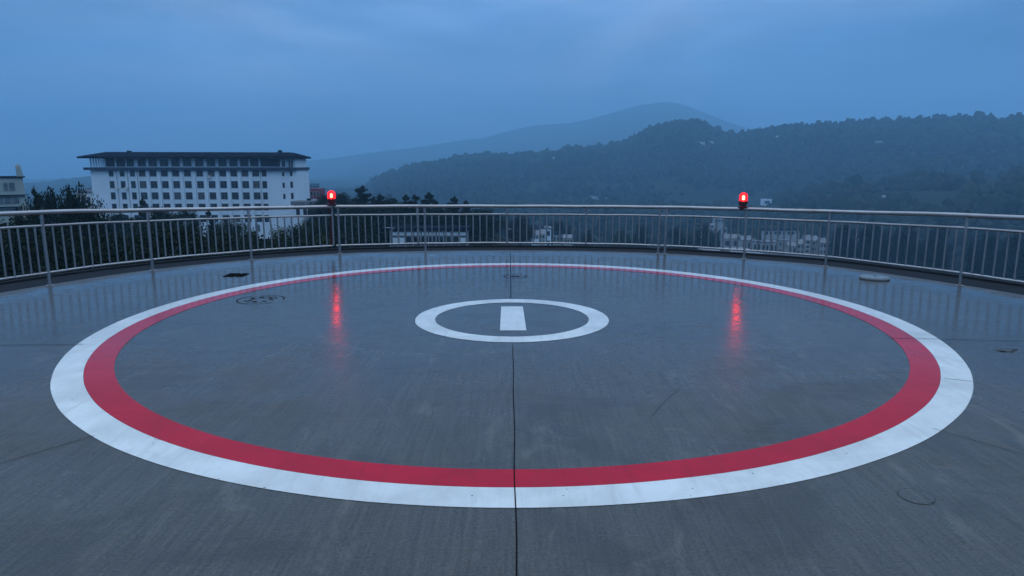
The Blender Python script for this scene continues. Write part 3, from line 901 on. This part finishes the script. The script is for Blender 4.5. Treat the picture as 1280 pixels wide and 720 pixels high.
# --- main white block
def main_block():
    Y0 = 185.
    K = Y0/F*1.0
    p = at(112, 205, Y0); q = at(370, 205, Y0)
    x0, x1 = p.x, q.x
    zg = -17.8
    cx = (x0+x1)/2
    r = empty('office_block', (cx, Y0+5.5, zg)); tag(r, 'long white block with dark hipped roof and window grid, beyond the left railing', 'building')
    W = (x1-x0)/2; D = 5.5
    X = lambda px: at(px, 220, Y0).x-cx
    Z = lambda y: at(250, y, Y0).z-zg
    zc0, zc1 = Z(212.6), Z(209.2)        # cornice band
    ze0, ze1 = Z(198.0), Z(195.6)        # eave
    zr = Z(189.6)
    fy = -D                                # facade plane (local y)
    CLEAR.append((cx, Y0+8, 38))
    # walls
    MB().box(-W, W, fy, D, 0, zc0).build('wall', M['wall'], r)
    # attic: recessed wall plus loggia columns
    xa = X(131)
    MB().box(xa, W-.4, fy+.5, D-.4, zc1, ze0).build('attic_wall', M['wall'], r)
    MB().box(-W+2.2, xa, fy+4, D-.4, zc1, ze0-.02).build('attic_wall', M['wall2'], r)
    MB().box(-W-1.2, W+.3, fy-1.0, D+.4, zc0+.01, zc1-.01).build('cornice', M['cornice'], r)
    # hipped roof
    ex0, ex1, ey0, ey1 = -W-2.0, W+.6, fy-2.0, D+1.2
    rx0, rx1 = X(126), X(357)
    m = MB()
    m.box(ex0, ex1, ey0, ey1, ze0+.02, ze1-.05)
    n = len(m.v)
    m.v += [(ex0,ey0,ze1-.04),(ex1,ey0,ze1-.04),(ex1,ey1,ze1-.04),(ex0,ey1,ze1-.04),(rx0,-2.2,zr),(rx1,-2.2,zr-.1),(rx1,2.2,zr-.1),(rx0,2.2,zr)]
    m.f += [(n,n+1,n+5,n+4),(n+1,n+2,n+6,n+5),(n+2,n+3,n+7,n+6),(n+3,n,n+4,n+7),(n+4,n+5,n+6,n+7),(n,n+3,n+2,n+1)]
    rf = m.build('roof', M['rooftile'], r)
    MB().box(X(149.5),X(151),-1,1,zr-.3,zr+.35).build('vent', M['rooftile'], rf)
    MB().box(X(342),X(344.5),-1,1,zr-.4,zr+.5).build('vent', M['rooftile'], rf)
    def win(px, wpx, ya, yb, y=fy, mull=True, glassm='glass', name='window'):
        xa_, xb_ = X(px-wpx/2), X(px+wpx/2); za, zb = Z(yb), Z(ya)
        m = MB()
        t = .07
        m.box(xa_-t, xb_+t, y-.05, y-.004, za-t*1.6, za); m.box(xa_-t, xb_+t, y-.05, y-.004, zb, zb+t)
        m.box(xa_-t, xa_, y-.05, y-.004, za, zb); m.box(xb_, xb_+t, y-.05, y-.004, za, zb)
        if mull:
            xm = (xa_+xb_)/2; m.box(xm-.03, xm+.03, y-.045, y-.031, za, zb); zm = za+(zb-za)*.68; m.box(xa_, xb_, y-.045, y-.031, zm-.025, zm+.025)
        o = m.build(name, M['frame2'], r)
        MB().box(xa_, xb_, y-.03, y-.006, za, zb).build('pane', M[glassm], o)
        return o
    M['frame2'] = simple('grey window frame', (.12,.14,.17), .5, 0, .1, 2)
    rows = [(212.9+.4, 220.2), (226.6, 234.8), (240.7, 248.8), (254.9, 262.5), (269, 277)]
    wide = [178, 191.7, 205.8, 220, 234.6, 249.8, 264.4, 278.7, 292.5, 306.5, 320]
    nar = [139.2, 153, 165.8, 330.3]
    for ya, yb in rows:
        for px in wide: win(px, 7.6, ya, yb, glassm='glass' if random.random() < .86 else 'curtain')
        for px in nar: win(px, 5.2, ya, yb, mull=False)
    for ya, yb in rows[:3]:
        win(354, 2.2, ya+2, yb-.5, mull=False)
        win(364, 2.6, ya+.6, yb-.5, mull=False)
    # attic windows
    for px in wide[:9]+[306.0, 318.6]: win(px-.5, 9.8, 198.8, 207.6, y=fy+.5)
    for xa_, xb_ in ((133,143.5),(146,156.5),(158.5,167.5)):
        MB().box(X(xa_), X(xb_), fy+.36, fy+.49, Z(208.2), Z(198.4)).build('louvre_panel', M['darkpanel'], r)
    MB().box(X(326), X(350), fy+.36, fy+.49, Z(208.2), Z(198.6)).build('louvre_panel', M['darkpanel'], r)
    win(354.5, 3.6, 201, 208, y=fy+.5); win(362, 1.6, 201, 209, y=fy+.5, mull=False); win(365, 1.6, 201, 209, y=fy+.5, mull=False)
    for px in (114.5, 118, 121.2, 124.3, 127.4, 130.3):
        MB().box(X(px)-.14, X(px)+.14, fy+.1, fy+.4, zc1, ze0).build('loggia_column', M['wall'], r)
    # vertical pilasters and pipes between window columns
    for a_, b_ in zip(wide[:-1], wide[1:]):
        xm = X((a_+b_)/2)
        MB().box(xm-.42, xm+.42, fy-.30, fy-.003, .0, zc0-.03).build('pilaster', M['wall'], r)
    for px in (146, 159.5, 171.8, 325.6):
        MB().box(X(px)-.07, X(px)+.07, fy-.16, fy-.004, 0, zc0-.02).build('drainpipe', M['frame'], r)
    for px, y in ((145.2, 235.2), (157.5, 235.2), (262, 221)):
        MB().box(X(px)-.4, X(px)+.4, fy-.55, fy-.17, Z(y+1.8), Z(y-1.6)).build('air_conditioner', M['wall2'], r)
    for px, wpx in ((298, 10), (316, 9), (283, 8)):
        win(px, wpx, 281, 289, glassm='glass_light')
    return r
main_block()

def annex():
    Y0 = 178.; a = at(364, 251.5, Y0); b = at(393, 251.5, Y0); cx = (a.x+b.x)/2; W = (b.x-a.x)/2; zg = -17.8; top = a.z-zg
    r = empty('annex', (cx, Y0+3, zg)); tag(r, 'flat-roofed grey annex at the right foot of the white block', 'annex')
    CLEAR.append((cx, Y0, 12))
    MB().box(-W+.6, W-1.2, -3, 3, 0, top-1.0).build('wall', M['wall'], r)
    MB().box(-W, W, -3.6, 3.6, top-.98, top).build('roof_slab', M['greyroof'], r)
    MB().box(W*.1, W*.35, -.5, .8, top+.01, top+.55).build('rooftop_box', M['rooftile'], r)
    for x in (-W+1.6, W*.15, W*.55):
        f_ = MB().box(x-.5, x+.5, -3.06, -3.004, top-3.6, top-1.7).build('window', M['frame'], r)
        MB().box(x-.42, x+.42, -3.1, -3.062, top-3.5, top-1.8).build('pane', M['glass'], f_)
    # red building behind
    Y1 = 205.; a = at(387, 230, Y1); b = at(399, 230, Y1); cx = (a.x+b.x)/2; W = (b.x-a.x)/2; top = a.z-zg
    r2 = empty('red_building', (cx, Y1+3, zg)); tag(r2, 'narrow dark red building with a rooftop lattice, between white block and beacon', 'building')
    MB().box(-W, W, -3, 3, 0, top-1.4).build('wall', M['redwall'], r2)
    m = MB()
    for k in range(7):
        x = -W+.1+2*(W-.1)*k/6; m.tube([(x,-2.9,top-1.4),(x,-2.9,top)], .06, 5)
    m.tube([(-W,-2.9,top),(W,-2.9,top)], .07, 5); m.tube([(-W,-2.9,top-.7),(W,-2.9,top-.7)], .06, 5)
    for k in range(6):
        x = -W+.1+2*(W-.1)*k/6; m.tube([(x,-2.9,top-1.4),(x+2*(W-.1)/6,-2.9,top)], .04, 5)
    m.build('lattice', M['rooftile'], r2)
    MB().box(-W-.2, W-1.0, -3.3, -3.01, top-4.9, top-4.4).build('ledge', M['wall'], r2)
    for k in range(3):
        x = -W+W*2*(k+.5)/3
        f_ = MB().box(x-.35, x+.35, -3.06, -3.004, top-3.6, top-2.2).build('window', M['frame'], r2)
        MB().box(x-.28, x+.28, -3.1, -3.062, top-3.5, top-2.3).build('pane', M['glass'], f_)
annex()

def beige_building():
    Y0 = 118.; zg = -17.8
    b = at(31, 221, Y0); W = 6.; top = b.z-zg
    Z = lambda y: at(31, y, Y0).z-zg
    X = lambda px: W-(31-px)/8.86
    rz = math.atan2(-b.x, Y0)+math.radians(2)
    cx = b.x-(W*math.cos(rz)+4*math.sin(rz)); cy = Y0-(W*math.sin(rz)-4*math.cos(rz))
    r = empty('apartment_house', (cx, cy, zg), rz); tag(r, 'greenish beige building with a tall chimney slab at the left edge', 'building')
    CLEAR.append((cx, Y0, 12))
    MB().box(-W, W-.12, -4, 4, 0, Z(243.4)-.3).build('lower_wall', M['beige'], r)
    MB().box(-W, W-.3, -4, 4, Z(243.4)-.29, Z(222)).build('upper_wall', M['beige'], r)
    MB().box(-W, W+.05, -4.25, 4.2, Z(222)+.01, Z(220.6)).build('parapet', M['rooftile'], r)
    MB().box(-W, W+.2, -4.5, -4.01, Z(244), Z(243)).build('ledge', M['rooftile'], r)
    MB().box(-W, W-1.2, -4.5, -4.01, Z(258.6), Z(257.6)).build('ledge', M['rooftile'], r)
    m = MB(); xa, xb = X(21.5), X(28.6); n = 0; z0 = Z(220.5); z1 = Z(205.5)
    m.v = [(xa,-3,z0),(xb+.12,-3,z0),(xb+.12,-1,z0),(xa,-1,z0),(xa,-3,z1-.25),(xb-.1,-3,z1-.4),(xb-.1,-1,z1-.4),(xa,-1,z1-.25),(xa+.2,-2.9,z1),(xb-.25,-2.9,z1),(xb-.25,-1.1,z1),(xa+.2,-1.1,z1)]
    m.f = [(0,1,5,4),(1,2,6,5),(2,3,7,6),(3,0,4,7),(4,5,9,8),(5,6,10,9),(6,7,11,10),(7,4,8,11),(8,9,10,11),(0,3,2,1)]
    m.build('chimney', M['beige'], r)
    for (pa, pb, ya, yb) in ((3.2,8.6,228,238),(10.2,17.4,228,238),(-12,-4,228,238),(-6,1.6,245.5,254),(2.4,11,245.5,254),(11.6,20.5,245.5,254),(-6,1.6,260,268),(2.4,11,260,268),(11.6,20.5,260,268)):
        f_ = MB().box(X(pa)-.05, X(pb)+.05, -4.06, -4.004, Z(yb)-.05, Z(ya)+.05).build('window', M['frame'], r)
        MB().box(X(pa), X(pb), -4.1, -4.062, Z(yb), Z(ya)).build('pane', M['glass_light'], f_)
beige_building()
# low distant wall/building seen between tree and block
house(94, 113, 239, 230, 7, 'low pale building peeping out between dark tree and white block', 'building', 'low_building', 8, 'flat', 3, 1, 'wall2', 'greyroof')

def pavilion():
    Y0 = 150.; a = at(487, 285, Y0); b = at(583.5, 285, Y0); cx = (a.x+b.x)/2; W = (b.x-a.x)/2; zg = gz(cx, Y0)-.3; top = a.z-zg
    Z = lambda y: at(535, y, Y0).z-zg
    r = empty('pavilion', (cx, Y0+3.5, zg)); tag(r, 'long low white pavilion with a glazed front and row of clerestory windows', 'pavilion')
    CLEAR.append((cx, Y0, 12))
    MB().box(-W, W, -3.4, 3.5, 0, Z(287.6)).build('wall', M['greyroof'], r)
    MB().box(-W-.4, W+.5, -4.2, 4, Z(287.5), top).build('roof_slab', M['rooftile'], r)
    MB().tube([(-W-1.1,-4.3,top+.25),(-W+1.2,-4.3,top-.02)], .07, 6).build('gutter_arm', M['frame'], r)
    n = 10
    for k in range(n):
        x0 = -W+.15+(2*W-.3)*k/n; x1 = -W+.15+(2*W-.3)*(k+1)/n
        f_ = MB().box(x0+.12, x1-.05, -3.5, -3.404, Z(295.3), Z(289.6)).build('clerestory_window', M['frame3'], r)
        MB().box(x0+.2, x1-.13, -3.54, -3.502, Z(294.6), Z(290.2)).build('pane', M['glass_sky'], f_)
        f2 = MB().box(x0+.12, x1-.05, -3.5, -3.404, Z(306), Z(296.2)).build('glazed_door' if k in (1,9) else 'window', M['frame3'], r)
        MB().box(x0+.22, x1-.15, -3.54, -3.502, Z(305), Z(297)).build('pane', M['glass_sky' if k in (0,1,9) else 'glass'], f2)
    for k in range(n+1):
        x = -W+.1+(2*W-.2)*k/n
        MB().box(x-.07, x+.07, -3.75, -3.56, 0, Z(287.7)).build('column', M['frame'], r)
    MB().box(-W, W, -3.9, -3.77, .3, 1.1).build('sign_board', M['glass_sky'], r)
M['frame3'] = simple('dark window frame', (.05,.06,.08), .6, 0, .1, 2)
M['glass_sky'] = simple('pale panel painted sky-bright', (.70,.76,.80), .3, 0, .15, .8)  # sky brightness of the panes is put into this pale base colour
pavilion()

# slim white tower and small structures beyond the middle railing
def slim_tower():
    Y0 = 260.; a = at(634.2, 286, Y0); b = at(638.6, 286, Y0); cx = (a.x+b.x)/2; W = (b.x-a.x)/2; zg = gz(cx, Y0)-.3; top = a.z-zg
    r = empty('slim_tower', (cx, Y0, zg)); tag(r, 'slim white tower with a side arm beyond the middle railing', 'tower')
    MB().box(-W, W, -W, W, 0, top-1.6).build('shaft', M['wall'], r)
    MB().box(-W-.15, W+.15, -W-.15, W+.15, top-.5, top).build('cap', M['wall'], r)
    for x in (-W+.1, W-.1): MB().box(x-.1, x+.1, -W, -W+.2, top-1.6, top-.5).build('cap_post', M['wall'], r)
    MB().box(W+.01, W+4.6, -.12, .12, top-1.6, top-1.35).build('arm', M['wall'], r)
    MB().box(W+1.5, W+1.62, -.06, .06, 0, top-1.61).build('arm_post', M['frame'], r)
slim_tower()
GH = 'small houses in the valley'
house(665.5, 673.5, 288, 300, 7, 'small white house, left one of the close pair beyond the middle railing', rooftype='gable', wins=2, floors=2, group=GH, depth=7)
house(674, 681.5, 287.5, 306, 7, 'grey house squeezed between white neighbours beyond the middle railing', rooftype='gable', wins=2, floors=2, wallm='wall2', group=GH, depth=7)
house(682, 689, 284.5, 298, 9, 'tall white house with a blank upper wall, right of the grey one', rooftype='flat', wins=1, floors=2, group=GH, depth=7)
house(692, 703, 289, 320, 6, 'dim house with a dark roof right of the tall white house', rooftype='gable', wins=3, floors=1, wallm='beige', roofm='rooftile', group=GH, depth=8)
house(705, 716, 294, 315, 5, 'low beige shed row beyond the middle railing', rooftype='gable', wins=3, floors=1, wallm='beige', group=GH, depth=7)
# village behind the right beacon post
GT = 'village buildings beyond the right railing'
vill = [
 (905,926,293,372,8,'white village building with a dark doorway left of the right beacon post','gable',2,1,'wall3','greyroof'),
 (928,941,295,360,8,'white village house directly behind the right beacon post','gable',2,1,'wall3','greyroof'),
 (942,951,301,352,7,'small white village house right of the beacon post house','flat',2,1,'wall3','greyroof'),
 (952,962,302,350,7,'flat white village house, second right of the beacon post','flat',2,1,'wall3','greyroof'),
 (963,973,302,356,7,'pale green village house midway in the row','flat',2,1,'wall3','greyroof'),
 (974,985,300,362,8,'two-storey grey village house in the row','flat',3,2,'wall3','greyroof'),
 (986,996,303,350,7,'white village house with a low gable in the row','gable',2,1,'wall3','greyroof'),
 (997,1006,300,358,8,'narrow beige village house near the right end of the row','gable',2,2,'wall3','greyroof'),
 (1007,1014,294,366,10,'tall thin white village house, highest at the right end','gable',1,3,'wall3','greyroof'),
 (1016,1023,295,372,9,'white gabled house with the steep roof beside the tall thin one','gable',2,2,'wall3','greyroof'),
 (1026,1034,298,364,9,'last blue-white village house by the next post','gable',2,2,'wall3','greyroof'),
 (956,1000,285.5,430,5,'long dark-roofed hall behind the village row','gable',8,1,'wall3','rooftile'),
 (888,893,279.5,520,4,'tiny white house above left of the village','gable',1,1,'wall3','greyroof'),
 (904,909,285,470,4,'tiny pale house left of the beacon post, above the village','flat',1,1,'wall3','greyroof'),
 (893,905,272,600,5,'faint grey house on the slope foot left of the right beacon','gable',3,1,'wall3','greyroof'),
]
for (a,b,y,Y,h,lab,rt,w,fl,wm,rm) in vill:
    house(a,b,y,Y,h,lab,'house','village_house' if b-a < 30 else 'village_hall', 5, rt, w, fl, wm, rm, GT)
# pale roof slab close below the village
house(896, 960, 320, 190, 4, 'low building with a pale flat roof just above the deck edge, below the village', 'building', 'low_building', 20, 'flat', 6, 1, 'wall3', 'greyroof')
# hillside houses
def hill_house(px, py, wpx, Y, h, lab, grp, wm='wall', rt='gable'):
    return house(px-wpx/2, px+wpx/2, py, Y, h, lab, 'house', 'hillside_house', 10, rt, 2, 1, wm, 'greyroof', grp)
def slope_Y(px, py, r0=420, r1=1650):
    """distance at which the view ray through (px,py) meets the terrain"""
    prev = None
    for R in np.linspace(r0, r1, 700):
        p = at(px, py, R)
        if p.z < gz(p.x, R)+.0: return R
    return r1
GHH = 'white houses scattered on the wooded hillside'
hh = [(727,251,6,'leftmost white house of the hillside hamlet'),(735,248.5,8,'second white house of the hillside hamlet'),(742,245.5,9,'large white house on top of the hillside hamlet'),
      (748,249,8,'white house in the middle of the hillside hamlet'),(754,246.5,6,'upper right white house of the hillside hamlet'),(762,247.5,5,'rightmost little house of the hillside hamlet'),
      (740,252.5,12,'long low white building under the hillside hamlet')]
for px, py, w, lab in hh:
    hill_house(px, py, w, slope_Y(px, py+3), 5, lab, 'hillside hamlet above the middle railing')
h2 = [(877,177,8,'small white house just below the rounded hilltop'),(889,176,7,'white house right of the rounded hilltop foot'),
      (975,169,6,'tiny white house near the ridge right of the mountain'),(692,196,7,'faint pale house on the ridge left of the rounded hill'),
      (1105,244,9,'pale house on the dark near slope, left one of two'),(1119,243,12,'long pale house on the dark near slope, right one of two'),
      (1148,253,10,'dull house low on the dark near slope'),(1236,244,8,'faint house on the dark near slope at far right'),(1100,176,7,'faint pale house high on the wooded ridge at right')]
for px, py, w, lab in h2:
    hill_house(px, py, w, slope_Y(px, py+3), 5, lab, GHH, 'wall2' if py > 240 or px in (692,1100) else 'wall', 'gable')
# square white building right of the beacon
_Y = slope_Y(959, 258)*.98
for _k in range(1, 7):
    CLEAR.append((at(959, 255, _Y-_k*14).x, _Y-_k*14, 13))
hb = house(953.5, 965, 249, slope_Y(959, 258)*.98, 9, 'square white building with one dark window, alone on the slope right of the right beacon', 'building', 'square_building', 8, 'flat', 1, 1, 'wall', 'wall')

# mast on the ridge
pm = at(1239, 140, 1690); zb = gz(pm.x, 1690)
r = empty('radio_mast', (pm.x, 1690, zb)); tag(r, 'thin radio mast standing on the ridge at far right', 'mast')
hgt = pm.z-zb
MB().tube([(0,0,-2),(0,0,hgt)], [.9,.35], 6).build('mast_pole', M['rooftile'], r)
MB().box(-2.5,2.5,-.4,.4,hgt*.8,hgt*.8+1.).build('crossarm', M['rooftile'], r)

forest('forest', 34000, 480, 1720, 380, 1420, 4.6, 'dense dark forest covering the wooded hills behind the valley', 31, .36)
forest('valley_wood', 2600, 330, 600, 590, 1400, 2.6, 'scattered scrub wood on the valley floor beyond the right railing', 32, .42)

# ------------------------------------------------------------------ haze
m = bpy.data.materials.new('haze air'); m.use_nodes = True
nt = m.node_tree; nt.nodes.clear()
out = nt.nodes.new('ShaderNodeOutputMaterial'); pv = nt.nodes.new('ShaderNodeVolumePrincipled')
pv.inputs['Color'].default_value = (.37,.71,1,1); pv.inputs['Density'].default_value = .00043; pv.inputs['Anisotropy'].default_value = .35
nt.links.new(pv.outputs[0], out.inputs['Volume'])
try: m.cycles.homogeneous_volume = True
except Exception: pass
hz = MB().box(-6700, 6700, -6700, 6700, -420, 560).build('haze', m)
tag(hz, 'pale blue haze filling the air', kind='stuff')

# ------------------------------------------------------------------ world, sun
w = bpy.data.worlds.new('World'); sc.world = w; w.use_nodes = True
nt = w.node_tree; n = nt.nodes; l = nt.links
bg = n['Background']
SUN_EL, SUN_AZ = math.radians(4), math.radians(200)
sky = n.new('ShaderNodeTexSky'); sky.sky_type = 'NISHITA'; sky.sun_disc = False
sky.sun_elevation = SUN_EL; sky.sun_rotation = SUN_AZ; sky.dust_density = 2; sky.ozone_density = 3
tc = n.new('ShaderNodeTexCoord'); sep = n.new('ShaderNodeSeparateXYZ'); l.new(tc.outputs['Generated'], sep.inputs[0])
# overcast cloud deck: dull at low elevation, brighter overhead
mp = n.new('ShaderNodeMapping'); mp.inputs['Scale'].default_value = (1.2,1.2,4.2); l.new(tc.outputs['Generated'], mp.inputs[0])
nz = n.new('ShaderNodeTexNoise'); nz.inputs['Scale'].default_value = 1.7; nz.inputs['Detail'].default_value = 5; nz.inputs['Roughness'].default_value = .5; nz.inputs['Distortion'].default_value = .6
l.new(mp.outputs[0], nz.inputs['Vector'])
ad = n.new('ShaderNodeMath'); ad.operation = 'MULTIPLY_ADD'; l.new(nz.outputs['Fac'], ad.inputs[0]); ad.inputs[1].default_value = .10; l.new(sep.outputs['Z'], ad.inputs[2])
rp = n.new('ShaderNodeValToRGB'); cr_ = rp.color_ramp
stops = [(.0,(.12,.35,.76)),(.06,(.135,.37,.78)),(.14,(.17,.41,.80)),(.22,(.14,.335,.66)),(.29,(.095,.23,.48)),(.36,(.22,.44,.82)),(.52,(.58,.85,1.20)),(1.,(1.10,1.34,1.58))]
while len(cr_.elements) > 1: cr_.elements.remove(cr_.elements[-1])
for i, (p_, c_) in enumerate(stops):
    e = cr_.elements[0] if i == 0 else cr_.elements.new(p_); e.position = p_; e.color = (*c_, 1)
l.new(ad.outputs[0], rp.inputs[0])
nz2 = n.new('ShaderNodeTexNoise'); nz2.inputs['Scale'].default_value = 1.9; nz2.inputs['Detail'].default_value = 6; nz2.inputs['Roughness'].default_value = .55; nz2.inputs['Distortion'].default_value = .4
l.new(mp.outputs[0], nz2.inputs['Vector'])
mr = n.new('ShaderNodeMapRange'); mr.inputs[1].default_value = .3; mr.inputs[2].default_value = .7; mr.inputs[3].default_value = .55; mr.inputs[4].default_value = 1.45
l.new(nz2.outputs['Fac'], mr.inputs[0])
mul = n.new('ShaderNodeVectorMath'); mul.operation = 'SCALE'; pale = n.new('ShaderNodeMix'); pale.data_type = 'RGBA'
nz3 = n.new('ShaderNodeTexNoise'); nz3.inputs['Scale'].default_value = 1.15; nz3.inputs['Detail'].default_value = 7; nz3.inputs['Roughness'].default_value = .56; nz3.inputs['Distortion'].default_value = .9
mp3 = n.new('ShaderNodeMapping'); mp3.inputs['Scale'].default_value = (1.5,1.2,5.5); mp3.inputs['Location'].default_value = (.35,.2,.1); l.new(tc.outputs['Generated'], mp3.inputs[0]); l.new(mp3.outputs[0], nz3.inputs['Vector'])
mr3 = n.new('ShaderNodeMapRange'); mr3.inputs[1].default_value = .40; mr3.inputs[2].default_value = .72; mr3.inputs[3].default_value = 0; mr3.inputs[4].default_value = .75
l.new(nz3.outputs['Fac'], mr3.inputs[0]); l.new(mr3.outputs[0], pale.inputs[0]); l.new(rp.outputs[0], pale.inputs[6]); pale.inputs[7].default_value = (.44,.58,.84,1)
l.new(pale.outputs[2], mul.inputs[0]); l.new(mr.outputs[0], mul.inputs['Scale'])
ns = n.new('ShaderNodeVectorMath'); ns.operation = 'MULTIPLY'; l.new(sky.outputs[0], ns.inputs[0]); ns.inputs[1].default_value = (.004,.012,.03)
ad2 = n.new('ShaderNodeVectorMath'); ad2.operation = 'ADD'; l.new(mul.outputs[0], ad2.inputs[0]); l.new(ns.outputs[0], ad2.inputs[1])
sc10 = n.new('ShaderNodeVectorMath'); sc10.operation = 'SCALE'; sc10.inputs['Scale'].default_value = 10.; l.new(ad2.outputs[0], sc10.inputs[0])
l.new(sc10.outputs[0], bg.inputs['Color']); bg.inputs['Strength'].default_value = .1

sun = bpy.data.lights.new('sun', 'SUN'); sun.energy = .12; sun.angle = math.radians(60); sun.color = (.75,.88,1.)
so = bpy.data.objects.new('sun', sun); COL.objects.link(so)
so.rotation_euler = (math.radians(50), 0, math.radians(20))

# ------------------------------------------------------------------ camera
cam = bpy.data.cameras.new('camera'); cam.lens = 24; cam.sensor_width = 36; cam.clip_start = .05; cam.clip_end = 30000
co_ = bpy.data.objects.new('camera', cam); COL.objects.link(co_); co_.location = (0,0,H); co_.rotation_euler = (math.pi/2-TH, 0, 0)
sc.camera = co_
sc.view_settings.view_transform = 'Standard'; sc.view_settings.look = 'None'
sc.view_settings.exposure = 0.08; sc.view_settings.gamma = 1; sc.view_settings.use_curve_mapping = False
sc.cycles.use_denoising = True
sc.cycles.max_bounces = 8; sc.cycles.volume_bounces = 1; sc.cycles.transparent_max_bounces = 8
sc.cycles.sample_clamp_indirect = 6; sc.cycles.caustics_reflective = False; sc.cycles.caustics_refractive = False
